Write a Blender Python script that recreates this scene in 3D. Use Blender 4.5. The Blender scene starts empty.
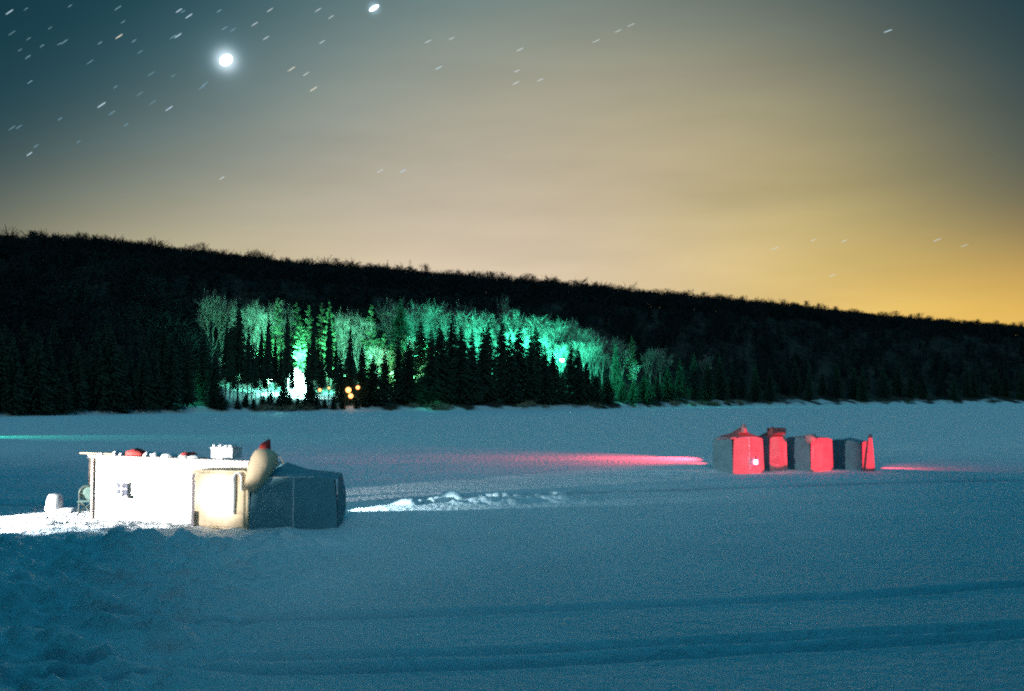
import bpy, math, random
import numpy as np
from mathutils import Vector, Matrix

random.seed(7)
rng = np.random.default_rng(7)
scene = bpy.context.scene
COL = scene.collection
F, CX, CY, HOR, CAMZ = 995.0, 512.0, 345.5, 396.0, 3.8
TILT = math.atan((HOR - CY) / F)
cT, sT = math.cos(TILT), math.sin(TILT)


def P(px, py, Y):
    """world point on the line of sight of a photo pixel at depth Y (used to measure the place)"""
    x, y = (px - CX) / F, (CY - py) / F
    d = Vector((x, cT - y * sT, sT + y * cT))
    k = Y / d.y
    return Vector((d.x * k, Y, CAMZ + d.z * k))


def G(px, py):
    """point on the ice under a photo pixel"""
    x, y = (px - CX) / F, (CY - py) / F
    d = Vector((x, cT - y * sT, sT + y * cT))
    k = -CAMZ / d.z
    return Vector((d.x * k, d.y * k, 0))


# ------------------------------------------------------------------ tags
def tag(o, label=None, cat=None, group=None, kind=None):
    if label: o['label'] = label
    if cat: o['category'] = cat
    if group: o['group'] = group
    if kind: o['kind'] = kind
    return o


def empty(name, loc=(0, 0, 0), rz=0.0):
    o = bpy.data.objects.new(name, None)
    o.empty_display_size = 0.2
    COL.objects.link(o)
    o.location = loc
    o.rotation_euler = (0, 0, rz)
    return o


# ------------------------------------------------------------------ mesh builder
class MB:
    def __init__(s):
        s.v, s.f = [], []

    def poly(s, pts):
        b = len(s.v)
        s.v += [tuple(p) for p in pts]
        s.f.append(tuple(range(b, b + len(pts))))

    def hull(s, bottom, top):
        """prism between two equal rings"""
        n, b = len(bottom), len(s.v)
        s.v += [tuple(p) for p in bottom] + [tuple(p) for p in top]
        s.f.append(tuple(b + i for i in reversed(range(n))))
        s.f.append(tuple(b + n + i for i in range(n)))
        for i in range(n):
            j = (i + 1) % n
            s.f.append((b + i, b + j, b + n + j, b + n + i))

    def box(s, c, d, rz=0.0):
        x, y, z = d[0] / 2, d[1] / 2, d[2] / 2
        ca, sa = math.cos(rz), math.sin(rz)
        r = [(c[0] + a * ca - q * sa, c[1] + a * sa + q * ca) for a, q in ((-x, -y), (x, -y), (x, y), (-x, y))]
        s.hull([(a, q, c[2] - z) for a, q in r], [(a, q, c[2] + z) for a, q in r])

    def tube(s, pts, rad, n=6, cap=True):
        pts = [Vector(p) for p in pts]
        if not hasattr(rad, '__len__'): rad = [rad] * len(pts)
        b0 = len(s.v)
        d = (pts[-1] - pts[0]).normalized()
        u = d.orthogonal().normalized()
        for k, p in enumerate(pts):
            t = (pts[min(k + 1, len(pts) - 1)] - pts[max(k - 1, 0)]).normalized()
            uu = (u - t * u.dot(t)).normalized()
            w = t.cross(uu)
            for i in range(n):
                a = 2 * math.pi * i / n
                s.v.append(tuple(p + (uu * math.cos(a) + w * math.sin(a)) * rad[k]))
        for k in range(len(pts) - 1):
            for i in range(n):
                j = (i + 1) % n
                s.f.append((b0 + k * n + i, b0 + k * n + j, b0 + (k + 1) * n + j, b0 + (k + 1) * n + i))
        if cap:
            s.f.append(tuple(b0 + i for i in reversed(range(n))))
            e = b0 + (len(pts) - 1) * n
            s.f.append(tuple(e + i for i in range(n)))

    def lathe(s, prof, n=16, c=(0, 0, 0), sx=1, sy=1, jit=0.0):
        b0 = len(s.v)
        for r, z in prof:
            for i in range(n):
                a = 2 * math.pi * i / n
                k = r * (1 + random.uniform(-jit, jit))
                s.v.append((c[0] + k * sx * math.cos(a), c[1] + k * sy * math.sin(a), c[2] + z + random.uniform(-jit, jit) * r * .3))
        for k in range(len(prof) - 1):
            for i in range(n):
                j = (i + 1) % n
                s.f.append((b0 + k * n + i, b0 + k * n + j, b0 + (k + 1) * n + j, b0 + (k + 1) * n + i))
        s.f.append(tuple(b0 + i for i in reversed(range(n))))
        e = b0 + (len(prof) - 1) * n
        s.f.append(tuple(e + i for i in range(n)))

    def mesh(s, name, mat, smooth=False):
        me = bpy.data.meshes.new(name)
        me.from_pydata(s.v, [], s.f)
        if mat: me.materials.append(mat)
        if smooth: me.polygons.foreach_set('use_smooth', [True] * len(me.polygons))
        me.update()
        return me

    def build(s, name, mat, parent=None, smooth=False, loc=None):
        o = bpy.data.objects.new(name, s.mesh(name, mat, smooth))
        COL.objects.link(o)
        if parent: o.parent = parent
        if loc is not None: o.location = loc
        return o


def np_mesh(name, V, Fq, mat, smooth=False):
    me = bpy.data.meshes.new(name)
    V = np.asarray(V, np.float32)
    Fq = np.asarray(Fq, np.int32)
    nf, k = Fq.shape
    me.vertices.add(len(V)); me.vertices.foreach_set('co', V.ravel())
    me.loops.add(nf * k); me.loops.foreach_set('vertex_index', Fq.ravel())
    me.polygons.add(nf)
    me.polygons.foreach_set('loop_start', np.arange(0, nf * k, k, dtype=np.int32))
    me.polygons.foreach_set('loop_total', np.full(nf, k, np.int32))
    if smooth: me.polygons.foreach_set('use_smooth', np.ones(nf, bool))
    me.materials.append(mat)
    me.update(calc_edges=True)
    me.validate()
    return me


# ------------------------------------------------------------------ materials
def mat(name, col, rough=0.7, col2=None, scale=8.0, bump=0.0, bscale=30.0, spec=0.3, detail=4, emit=None, estr=0.0,
        lo=0.35, hi=0.65, dist=0.05, stretch=None):
    m = bpy.data.materials.new(name)
    m.use_nodes = True
    nt = m.node_tree
    b = nt.nodes['Principled BSDF']
    b.inputs['Base Color'].default_value = (*col, 1)
    b.inputs['Roughness'].default_value = rough
    b.inputs['Specular IOR Level'].default_value = spec
    tc = nt.nodes.new('ShaderNodeTexCoord')
    src = tc.outputs['Object']
    if stretch:
        mp = nt.nodes.new('ShaderNodeMapping'); mp.inputs['Scale'].default_value = stretch
        nt.links.new(src, mp.inputs['Vector']); src = mp.outputs['Vector']
    if col2:
        n = nt.nodes.new('ShaderNodeTexNoise'); n.inputs['Scale'].default_value = scale; n.inputs['Detail'].default_value = detail
        nt.links.new(src, n.inputs['Vector'])
        r = nt.nodes.new('ShaderNodeValToRGB')
        r.color_ramp.elements[0].position = lo; r.color_ramp.elements[0].color = (*col, 1)
        r.color_ramp.elements[1].position = hi; r.color_ramp.elements[1].color = (*col2, 1)
        nt.links.new(n.outputs['Fac'], r.inputs['Fac'])
        nt.links.new(r.outputs['Color'], b.inputs['Base Color'])
    if bump:
        n = nt.nodes.new('ShaderNodeTexNoise'); n.inputs['Scale'].default_value = bscale; n.inputs['Detail'].default_value = 6
        nt.links.new(src, n.inputs['Vector'])
        bp = nt.nodes.new('ShaderNodeBump'); bp.inputs['Strength'].default_value = bump; bp.inputs['Distance'].default_value = dist
        nt.links.new(n.outputs['Fac'], bp.inputs['Height'])
        nt.links.new(bp.outputs['Normal'], b.inputs['Normal'])
    if emit:
        b.inputs['Emission Color'].default_value = (*emit, 1)
        b.inputs['Emission Strength'].default_value = estr
        m.cycles.emission_sampling = 'NONE'
    return m


M = {}
M['snow'] = mat('snow', (.80, .83, .86), .62, (.72, .76, .80), .35, .75, 4.0, .35, 6, dist=.16)
M['snow_clump'] = mat('snow_clump', (.82, .84, .87), .65, (.72, .76, .8), 6, .6, 9, .3)
M['plywood'] = mat('white_plywood', (.80, .79, .76), .6, (.74, .72, .68), 3, .15, 20, .3)
M['trim'] = mat('weathered_trim', (.50, .38, .34), .7, (.36, .27, .24), 6, .2, 25)
M['roof_felt'] = mat('roof_felt', (.62, .52, .50), .85, (.70, .68, .66), 5, .3, 20)
M['dark_fabric'] = mat('dark_blue_fabric', (.11, .27, .33), .75, (.13, .30, .36), 2.5, .25, 6, .25)
M['seam'] = mat('pale_seam_tape', (.75, .78, .8), .5, (.5, .55, .58), 25, .1, 40, lo=.4, hi=.6)
M['cream'] = mat('cream_canvas', (.66, .54, .38), .8, (.58, .46, .31), 2.0, .25, 5)
M['gap_shade'] = mat('gap_shade_grey', (.22, .20, .22), .85, (.16, .15, .17), 3, .2, 8)  # dark grey standing for the shadow gap on the cream shelter
M['red_cloth'] = mat('red_cloth', (.55, .06, .05), .75, (.42, .04, .04), 4, .3, 9)
M['white_plastic'] = mat('white_plastic', (.78, .80, .82), .4, (.70, .73, .76), 5, 0, spec=.5)
M['black_metal'] = mat('dark_green_metal', (.03, .05, .045), .5, (.05, .07, .06), 6, .1, 30)
M['mesh_cloth'] = mat('green_mesh_cloth', (.12, .20, .18), .8, (.08, .14, .13), 12, .2, 25)
M['pole'] = mat('pale_wood', (.50, .40, .28), .7, (.38, .29, .19), 10, .2, 40)
M['glass'] = mat('window_glass', (.06, .07, .10), .15, (.10, .11, .15), 9, 0, spec=.5)
M['redlit_fabric'] = mat('redlit_shelter_fabric', (.60, .30, .31), .75, (.52, .25, .26), 2.5, .3, 5)  # pale shelter fabric with the red lamplight tinted into its colour
M['unlit_fabric'] = mat('unlit_shelter_fabric', (.13, .27, .32), .8, (.10, .22, .27), 2.5, .3, 5)  # darker copy of the shelter fabric, shade of the unlit sides in its colour
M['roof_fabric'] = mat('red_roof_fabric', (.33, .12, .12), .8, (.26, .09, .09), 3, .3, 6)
M['cabin_wall'] = mat('cabin_siding', (.74, .75, .72), .6, (.66, .67, .64), 2, .2, 6, stretch=(1, 1, 8))
M['cabin_roof'] = mat('cabin_roof', (.12, .10, .09), .8, (.2, .18, .17), 2, .2, 8)
M['lamp_core'] = mat('lamp_core', (.9, .95, .95), .4, emit=(.65, 1, .92), estr=14)
M['lamp_orange'] = mat('lamp_orange', (.9, .6, .3), .4, emit=(1, .42, .12), estr=2.6)
M['lantern_glow'] = mat('lantern_glow', (.9, .6, .8), .4, emit=(1, .55, .95), estr=3.0)
M['needles'] = mat('spruce_needles', (.018, .040, .028), .8, (.038, .072, .046), .8, 0, spec=.15, detail=6)
M['pine'] = mat('pine_needles', (.050, .100, .050), .8, (.11, .17, .08), .9, 0, spec=.15, detail=6)
M['bark'] = mat('conifer_bark', (.085, .065, .05), .9, (.14, .11, .09), 2, .3, 8, spec=.1)
M['hardwood_bark'] = mat('hardwood_bark', (.17, .155, .135), .9, (.30, .28, .25), 1.5, .2, 8, spec=.1)
M['twigs'] = mat('bare_twigs', (.17, .15, .13), .9, (.26, .235, .205), .7, 0, spec=.1)
M['far_woods'] = mat('far_woods', (.010, .016, .017), .9, (.018, .025, .025), .05, 0, spec=.1)
M['unlit_twigs'] = mat('unlit_twigs', (.020, .026, .026), .9, (.034, .040, .038), .5, 0, spec=.05)  # darkened copy of the twigs, the unlit ridge put into the colour
M['unlit_bark'] = mat('unlit_bark', (.025, .027, .026), .9, (.045, .045, .04), 1.5, .2, 8, spec=.05)  # hardwood bark darkened the same way for the unlit ridge trees
M['shrub'] = mat('shrub_twigs', (.16, .15, .10), .9, (.24, .22, .15), 2, 0, spec=.1)
M['star'] = mat('star_light', (.8, .9, 1), .5, emit=(.75, .9, 1), estr=.62)
M['star_faint'] = mat('faint_star_light', (.8, .9, 1), .5, emit=(.62, .92, 1.0), estr=.18)
M['star_warm'] = mat('warm_star_light', (1, .9, .8), .5, emit=(1.0, .84, .62), estr=.7)
M['star_pale'] = mat('pale_star_light', (.9, .9, .9), .5, emit=(.95, 1.0, .96), estr=.62)
M['planet'] = mat('planet_light', (1, 1, 1), .5, emit=(.86, .95, 1), estr=4)


# ------------------------------------------------------------------ noise
def vnoise(x, y, seed=0):
    xi, yi = np.floor(x).astype(np.int64), np.floor(y).astype(np.int64)
    xf, yf = x - xi, y - yi
    def h(a, b):
        n = (a * 374761393 + b * 668265263 + seed * 982451653) & 0x7fffffff
        n = ((n ^ (n >> 13)) * 1274126177) & 0x7fffffff
        return ((n ^ (n >> 16)) & 0xffff) / 65535.0
    u, v = xf * xf * (3 - 2 * xf), yf * yf * (3 - 2 * yf)
    return (h(xi, yi) * (1 - u) + h(xi + 1, yi) * u) * (1 - v) + (h(xi, yi + 1) * (1 - u) + h(xi + 1, yi + 1) * u) * v - .5


def fbm(x, y, o=4, seed=0):
    r, a, s = 0, 1.0, 1.0
    for k in range(o):
        r = r + a * vnoise(x * s + 13.7 * k, y * s + 7.1 * k, seed + k); a *= .5; s *= 2.03
    return r


def sstep(a, b, x):
    t = np.clip((x - a) / (b - a), 0, 1)
    return t * t * (3 - 2 * t)


# ------------------------------------------------------------------ the frozen lake
def track(x, y, p0, p1, p2, w, depth):
    ax = np.array([p0.x, p1.x, p2.x]); ay = np.array([p0.y, p1.y, p2.y])
    c = np.polyfit(ax, ay, 2)
    yc = np.polyval(c, np.clip(x, ax[0] - 6, ax[2] + 6)) + .10 * fbm(x * .3, x * 0, 2, 5)
    q = (y - yc) / w
    return -depth * np.exp(-q * q) + .35 * depth * np.exp(-((np.abs(q) - 2.0) / .7) ** 2)


def lake_h(x, y):
    near = 1 - sstep(60, 130, y)
    h = .050 * fbm(x * .10, y * .35, 4, 1) * (1 - .5 * sstep(100, 300, y))
    h += near * .030 * fbm(x * .55, y * 1.5, 4, 2)
    # trampled, drifted snow on the left in front of the hut
    rough = (1 - sstep(-6.2, -3.2, x + 1.2 * fbm(x * .4, y * .4, 2, 9))) * sstep(5, 9, y) * (1 - sstep(29.0, 32, y))
    rough = rough * (1 - .75 * sstep(25.4, 26.6, y))
    r1 = fbm(x * .75, y * .95, 4, 3)
    h += rough * (.42 * r1 + .26 * np.abs(fbm(x * 2.0, y * 2.4, 3, 4)) + .10 * fbm(x * 3.6, y * 4.5, 2, 17))
    fine = rough + 0
    rough = rough * (1 - .9 * sstep(21.0, 24.5, y))
    h += fine * (.20 * fbm(x * 3.0, y * 3.4, 3, 18) - .34 * np.maximum(fbm(x * 1.5, y * 2.1, 3, 19) - .06, 0))
    far_left = 1 - sstep(-12, -6.5, x)
    h += rough * far_left * .32 * np.maximum(fbm(x * .45 + 3, y * .5, 3, 6), -.2)
    # low bank of shovelled snow before the hut
    yb = 25.35 + .30 * fbm(x * .6, x * 0 + 2, 3, 8)
    bank = np.exp(-((y - yb) / .55) ** 2) * sstep(-19, -16, x) * (1 - sstep(-7.6, -6.6, x))
    h += bank * (.0 + .09 * fbm(x * .9, y * .9, 3, 11))
    for mx, my, mr, mh in ((-9.3, 25.0, .60, .20), (-9.9, 25.1, .45, .10), (-8.3, 25.9, .22, .10), (-12.4, 24.6, .8, .14), (-13.4, 23.6, 1.0, .3), (-11.6, 21.3, .8, .25), (-10.2, 18.6, .9, .3), (-9.0, 15.6, 1.0, .3)):
        h += mh * np.exp(-(((x - mx) / mr) ** 2 + ((y - my) / (mr * .8)) ** 2))
    # drift behind the huts
    yr = 34.6 + .33 * (x + 4.2) + .3 * fbm(x * .5, x * 0 + 5, 2, 12)
    ridge = np.exp(-((y - yr) / .8) ** 2) * sstep(-6, -4.0, x) * (1 - sstep(1.5, 4.5, x))
    h += ridge * (.07 + .40 * np.maximum(fbm(x * 1.1, y * 1.3, 4, 14), -.05))
    mid = sstep(42, 52, y) * (1 - sstep(85, 130, y))
    h += mid * .085 * fbm(x * .16, y * .95, 4, 23)
    # snowmobile tracks
    h += track(x, y, G(150, 623), G(512, 613), G(1024, 586), .20, .10)
    h += track(x, y, G(120, 662), G(512, 650), G(1024, 628), .16, .10)
    h += track(x, y, G(140, 676), G(512, 663), G(1024, 637), .14, .08)
    h += track(x, y, G(420, 497), G(720, 487), G(1024, 479), .7, .08)
    h += track(x, y, G(330, 478), G(650, 474), G(1000, 462), .8, .05)
    h -= 1.2 * sstep(150, 176, y - .55 * np.minimum(x + 93, 0) - np.where(x > -93, (x + 93) * .75, 0)) * 0
    return h


def grow(a, b, step, k):
    out = [a]
    while out[-1] < b:
        step *= k
        out.append(out[-1] + step)
    return out[1:]


xs = list(np.arange(-19, 14, .105))
xs = [-v for v in reversed(grow(19, 1300, .105, 1.055))] + xs + grow(xs[-1], 1500, .105, 1.055)
ys = list(np.arange(9, 40, .085))
ys = [-v for v in reversed(grow(-9, 90, .085, 1.08))] + ys + grow(ys[-1], 1500, .085, 1.022)
XS, YS = np.meshgrid(np.array(xs), np.array(ys))
ZS = lake_h(XS, YS)
nx, ny = len(xs), len(ys)
idx = np.arange(nx * ny).reshape(ny, nx)
Q = np.stack([idx[:-1, :-1].ravel(), idx[:-1, 1:].ravel(), idx[1:, 1:].ravel(), idx[1:, :-1].ravel()], 1)
lake = bpy.data.objects.new('frozen_lake', np_mesh('frozen_lake', np.stack([XS.ravel(), YS.ravel(), ZS.ravel()], 1), Q, M['snow'], True))
PK = np.zeros_like(XS)
for p0, p1, p2, wd in ((G(150, 623), G(512, 613), G(1024, 586), .20), (G(120, 662), G(512, 650), G(1024, 628), .15), (G(140, 676), G(512, 663), G(1024, 637), .14),
                       (G(420, 497), G(720, 487), G(1024, 479), .6)):
    cc = np.polyfit([p0.x, p1.x, p2.x], [p0.y, p1.y, p2.y], 2)
    yc = np.polyval(cc, np.clip(XS, p0.x - 6, p2.x + 6)) + .10 * fbm(XS * .3, XS * 0, 2, 5)
    PK = np.maximum(PK, np.exp(-((YS - yc) / wd) ** 2) * np.clip(.75 + .8 * fbm(XS * .35, YS * .8, 3, 27), 0, 1))
at = lake.data.attributes.new('packed', 'FLOAT', 'POINT'); at.data.foreach_set('value', PK.ravel().astype(np.float32))
nt = M['snow'].node_tree; bs = nt.nodes['Principled BSDF']
an_ = nt.nodes.new('ShaderNodeAttribute'); an_.attribute_name = 'packed'
mx = nt.nodes.new('ShaderNodeMix'); mx.data_type = 'RGBA'
nt.links.new(an_.outputs['Fac'], mx.inputs['Factor'])
nt.links.new(bs.inputs['Base Color'].links[0].from_socket, mx.inputs['A']); mx.inputs['B'].default_value = (.42, .50, .58, 1)
nt.links.new(mx.outputs['Result'], bs.inputs['Base Color'])
COL.objects.link(lake); tag(lake, kind='structure')


def ground_z(x, y):
    return float(lake_h(np.array([float(x)]), np.array([float(y)]))[0])


# ------------------------------------------------------------------ the hill
SP = np.array([-500, -200, 0, 180, 250, 400, 500, 600, 700, 800, 1024, 1300, 1600], float)
SYD = np.array([120, 150, 183, 222, 236, 252, 268, 291, 360, 420, 520, 600, 660], float)
KP = np.array([-500, -200, 0, 100, 200, 300, 400, 500, 600, 700, 800, 900, 1024, 1300, 1600], float)
KY = np.array([225, 228, 234, 238, 249, 260, 267, 274, 283, 293, 302, 313, 324, 345, 360], float)
RUN = 250.0
TREE_TOP = 11.0


def shore_y(px): return np.interp(px, SP, SYD)


def hill_h(px, u):
    """terrain height at bearing px, u metres behind the shore"""
    ridge_y = shore_y(px) + RUN
    H = CAMZ + (HOR - np.interp(px, KP, KY)) / F * ridge_y - TREE_TOP
    t = u / RUN
    up = np.clip(t, 0, 1)
    prof = .42 * up + .58 * (up * up * (3 - 2 * up))
    prof = np.where(t > 1, 1 - .35 * np.clip((t - 1) / .6, 0, 1) ** 1.3, prof)
    edge = sstep(-1, 6, u)
    x = (px - CX) / F * (shore_y(px) + u)
    y = shore_y(px) + u
    bumps = 2.6 * fbm(x * .012, y * .012, 3, 21) * sstep(10, 80, u) + .5 * fbm(x * .09, y * .09, 3, 22) * sstep(0, 8, u)
    return np.where(u < -1, -.6, -.35 + .95 * edge + H * prof + bumps)


def HP(px, u):
    y = float(shore_y(px)) + u
    x = (px - CX) / F * y
    return Vector((x, y, float(hill_h(np.array([float(px)]), np.array([float(u)]))[0])))


hp = np.linspace(-500, 1600, 300)
hu = np.concatenate([np.linspace(-4, 14, 30), np.linspace(15, 420, 80)])
HPX, HU = np.meshgrid(hp, hu)
HPXs = HPX + 0
wig = 1.6 * fbm(HPX * .05, HPX * 0, 3, 31) * (1 - sstep(5, 30, HU))
HY = shore_y(HPX) + HU
HX = (HPX - CX) / F * HY
HZ = hill_h(HPX, HU + wig)
nx, ny = len(hp), len(hu)
idx = np.arange(nx * ny).reshape(ny, nx)
Q = np.stack([idx[:-1, :-1].ravel(), idx[:-1, 1:].ravel(), idx[1:, 1:].ravel(), idx[1:, :-1].ravel()], 1)
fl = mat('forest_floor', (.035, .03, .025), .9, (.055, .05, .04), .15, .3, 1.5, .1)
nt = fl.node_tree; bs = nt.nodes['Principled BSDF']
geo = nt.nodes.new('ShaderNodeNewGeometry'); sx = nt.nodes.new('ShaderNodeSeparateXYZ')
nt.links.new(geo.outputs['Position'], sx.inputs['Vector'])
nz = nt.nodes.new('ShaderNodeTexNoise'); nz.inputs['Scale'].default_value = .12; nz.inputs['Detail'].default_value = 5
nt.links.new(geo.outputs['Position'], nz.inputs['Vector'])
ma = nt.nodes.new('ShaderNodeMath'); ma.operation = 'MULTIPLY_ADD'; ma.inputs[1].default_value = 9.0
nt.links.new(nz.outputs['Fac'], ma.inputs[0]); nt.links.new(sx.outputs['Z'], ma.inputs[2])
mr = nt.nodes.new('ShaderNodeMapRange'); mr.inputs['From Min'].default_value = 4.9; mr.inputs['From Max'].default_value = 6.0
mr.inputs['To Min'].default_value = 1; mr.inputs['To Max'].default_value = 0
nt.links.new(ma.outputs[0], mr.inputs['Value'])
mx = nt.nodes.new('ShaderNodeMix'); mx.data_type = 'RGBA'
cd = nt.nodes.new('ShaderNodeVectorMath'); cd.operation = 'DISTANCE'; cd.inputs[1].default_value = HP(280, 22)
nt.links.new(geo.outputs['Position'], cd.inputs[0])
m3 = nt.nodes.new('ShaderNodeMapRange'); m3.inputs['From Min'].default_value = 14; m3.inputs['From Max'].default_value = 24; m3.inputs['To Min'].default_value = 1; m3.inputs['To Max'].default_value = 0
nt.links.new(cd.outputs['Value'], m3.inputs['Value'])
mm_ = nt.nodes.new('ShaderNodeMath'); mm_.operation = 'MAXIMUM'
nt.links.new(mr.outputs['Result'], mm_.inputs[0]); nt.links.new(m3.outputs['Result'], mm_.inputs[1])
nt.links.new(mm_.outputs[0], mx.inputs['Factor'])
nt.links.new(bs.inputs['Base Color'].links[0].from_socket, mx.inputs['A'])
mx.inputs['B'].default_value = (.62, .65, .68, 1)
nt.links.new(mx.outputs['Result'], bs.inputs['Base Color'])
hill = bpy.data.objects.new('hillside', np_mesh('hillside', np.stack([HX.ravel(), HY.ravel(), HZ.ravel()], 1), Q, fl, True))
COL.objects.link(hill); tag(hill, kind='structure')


# ------------------------------------------------------------------ tree prototypes
def spruce_meshes(seed, H=20.0, R=3.4, gap=0.0, kind='needles', start=.06):
    r = random.Random(seed)
    t = MB()
    pts = [(r.uniform(-.05, .05) * (k > 0), r.uniform(-.05, .05) * (k > 0), H * k / 7) for k in range(8)]
    t.tube(pts, [.30 * (1 - k / 7.4) + .012 for k in range(8)], 7)
    V, Q = [], []
    lv = 34 if not gap else 24
    for li in range(lv):
        f = start + (1 - start) * (li / (lv - 1)) ** .92
        z = H * f
        env = R * (1 - f) ** .82 * (.75 + .35 * min(1, f / .18)) + .12
        if gap:
            env = R * (math.sin(min(1, (1 - f) * 1.35 + .05) * math.pi / 2)) * (.6 + .5 * r.random()) * (.45 + .55 * min(1, f / .5)) + .1
        nb = max(4, int((11 if not gap else 7) * (1 - f * .5)))
        a0 = r.uniform(0, 6.28)
        for b in range(nb):
            if gap and r.random() < gap: continue
            a = a0 + 6.283 * b / nb + r.uniform(-.3, .3)
            L = env * r.uniform(.62, 1.12)
            droop = (-.34 if not gap else .12) * L * r.uniform(.6, 1.3)
            zz = z + r.uniform(-.3, .3)
            ca, sa = math.cos(a), math.sin(a)
            n = 4 if L > 1.0 else 3
            for k in range(n):
                s0 = (k + .15) / n
                c = Vector((ca * L * s0, sa * L * s0, zz + droop * s0 * s0))
                w = (.30 + .34 * (1 - s0)) * (1.0 if L > .8 else .6) * r.uniform(.7, 1.3)
                ln = L / n * 1.25 + .10
                d = Vector((ca, sa, droop / max(L, .1) * (2 * s0) + r.uniform(-.2, .2))).normalized()
                sd = Vector((-sa, ca, r.uniform(-.5, .5))).normalized()
                up = d.cross(sd)
                for q in range(2):
                    sd2 = sd if q == 0 else (up * .8 + sd * r.uniform(-.5, .5)).normalized()
                    if gap and q: ln *= .8
                    i0 = len(V)
                    V += [c - sd2 * w * .55, c + d * ln * .5 - sd2 * w * .5 - Vector((0, 0, .1)), c + d * ln + sd2 * w * r.uniform(-.2, .2), c + d * ln * .45 + sd2 * w * .6]
                    Q.append((i0, i0 + 1, i0 + 2, i0 + 3))
    crown = np_mesh('crown', [tuple(v) for v in V], Q, M[kind])
    return t.mesh('trunk', M['bark'], True), crown


def bare_meshes(seed, H=18.0, spread=.55, twig=.055, dens=1.0, low=.36, dark=False):  # dark selects the darkened copies used for the unlit ridge
    r = random.Random(seed)
    t = MB()
    V, Q = [], []

    def twigs(p, d, L, n):
        for _ in range(n):
            a = Vector((r.gauss(0, 1), r.gauss(0, 1), r.gauss(.4, .9))).normalized()
            dd = (d * .55 + a * .7).normalized()
            s = p + d * r.uniform(-.5, .3) * L
            l = L * r.uniform(.5, 1.1)
            sd = dd.orthogonal().normalized()
            sd = (Matrix.Rotation(r.uniform(0, 6.28), 3, dd) @ sd) * twig * .5
            bend = Vector((0, 0, .12 * l))
            i0 = len(V)
            V.extend([s - sd, s + sd, s + dd * l * .55 + sd * .8 + bend * .4, s + dd * l * .55 - sd * .8 + bend * .4, s + dd * l + sd * .3 + bend, s + dd * l - sd * .3 + bend])
            Q.append((i0, i0 + 1, i0 + 2, i0 + 3)); Q.append((i0 + 3, i0 + 2, i0 + 4, i0 + 5))

    def branch(p, d, L, rad, lev):
        pts = [p]; q = p; dd = d.copy()
        for k in range(3):
            dd = (dd + Vector((r.gauss(0, .12), r.gauss(0, .12), .10))).normalized()
            q = q + dd * L / 3; pts.append(q)
        if lev <= 3:
            t.tube(pts, [rad, rad * .85, rad * .7, rad * .5], 5 if lev < 2 else 3, False)
        if lev >= 2: twigs(pts[3], dd, L * .8, int((5 if lev < 4 else 7) * dens))
        if lev >= 4: return
        for k in range(3 if lev else 4):
            s = r.uniform(.45, 1.0) if lev else r.uniform(.5, 1.0)
            ps = pts[0].lerp(pts[3], s) if k else pts[3]
            a = Vector((r.gauss(0, 1), r.gauss(0, 1), r.gauss(.25, .5))).normalized()
            nd = (dd * (1 - spread * .55) + a * spread).normalized()
            branch(ps, nd, L * r.uniform(.58, .78), rad * .55, lev + 1)

    trunk_h = H * low
    t.tube([(0, 0, -.5), (r.uniform(-.1, .1), r.uniform(-.1, .1), trunk_h * .5), (0, 0, trunk_h)], [.26, .21, .17], 7)
    for k in range(3):
        a = Vector((math.cos(k * 2.1 + r.random()), math.sin(k * 2.1 + r.random()), 0))
        branch(Vector((0, 0, trunk_h * (.85 + .05 * k))), (Vector((0, 0, 1)) + a * spread * .75).normalized(), H * .27, .13, 1)
    branch(Vector((0, 0, trunk_h)), Vector((r.uniform(-.1, .1), r.uniform(-.1, .1), 1)).normalized(), H * .28, .15, 1)
    crown = np_mesh('crown', [tuple(v) for v in V], Q, M['unlit_twigs' if dark else 'twigs'])
    # scale so that the top is at H
    zmax = max(v[2] for v in V)
    k = H / zmax
    for me in (crown,):
        co = np.empty(len(me.vertices) * 3, np.float32); me.vertices.foreach_get('co', co)
        me.vertices.foreach_set('co', co * k); me.update()
    tm = t.mesh('trunk', M['unlit_bark' if dark else 'hardwood_bark'], True)
    co = np.empty(len(tm.vertices) * 3, np.float32); tm.vertices.foreach_get('co', co)
    tm.vertices.foreach_set('co', co * k); tm.update()
    return tm, crown


PROTO = {
    'spruce': [spruce_meshes(s, 20, R) for s, R in ((1, 3.3), (2, 3.9), (3, 2.9), (4, 4.2))],
    'spire': [spruce_meshes(11, 20, 2.1)],
    'tall': [spruce_meshes(s, 20, R, 0, 'needles', .30) for s, R in ((51, 3.3), (52, 2.9), (53, 3.7))],
    'pine': [spruce_meshes(s, 20, 3.6, .16, 'pine', .16) for s in (21, 22, 23)],
    'bare': [bare_meshes(s, 18, sp, .085, 1.1, lw) for s, sp, lw in ((31, .42, .22), (32, .52, .16), (33, .36, .26), (34, .58, .18), (35, .30, .2))],
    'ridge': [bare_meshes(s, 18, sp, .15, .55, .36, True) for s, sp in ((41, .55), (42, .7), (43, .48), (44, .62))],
}
KIND = {'spruce': 'spruce_tree', 'spire': 'spruce_tree', 'tall': 'spruce_tree', 'pine': 'pine_tree', 'bare': 'bare_tree', 'ridge': 'bare_tree'}
CAT = {'spruce': 'spruce tree', 'spire': 'spruce tree', 'tall': 'spruce tree', 'pine': 'pine tree', 'bare': 'bare tree', 'ridge': 'bare tree'}


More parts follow.
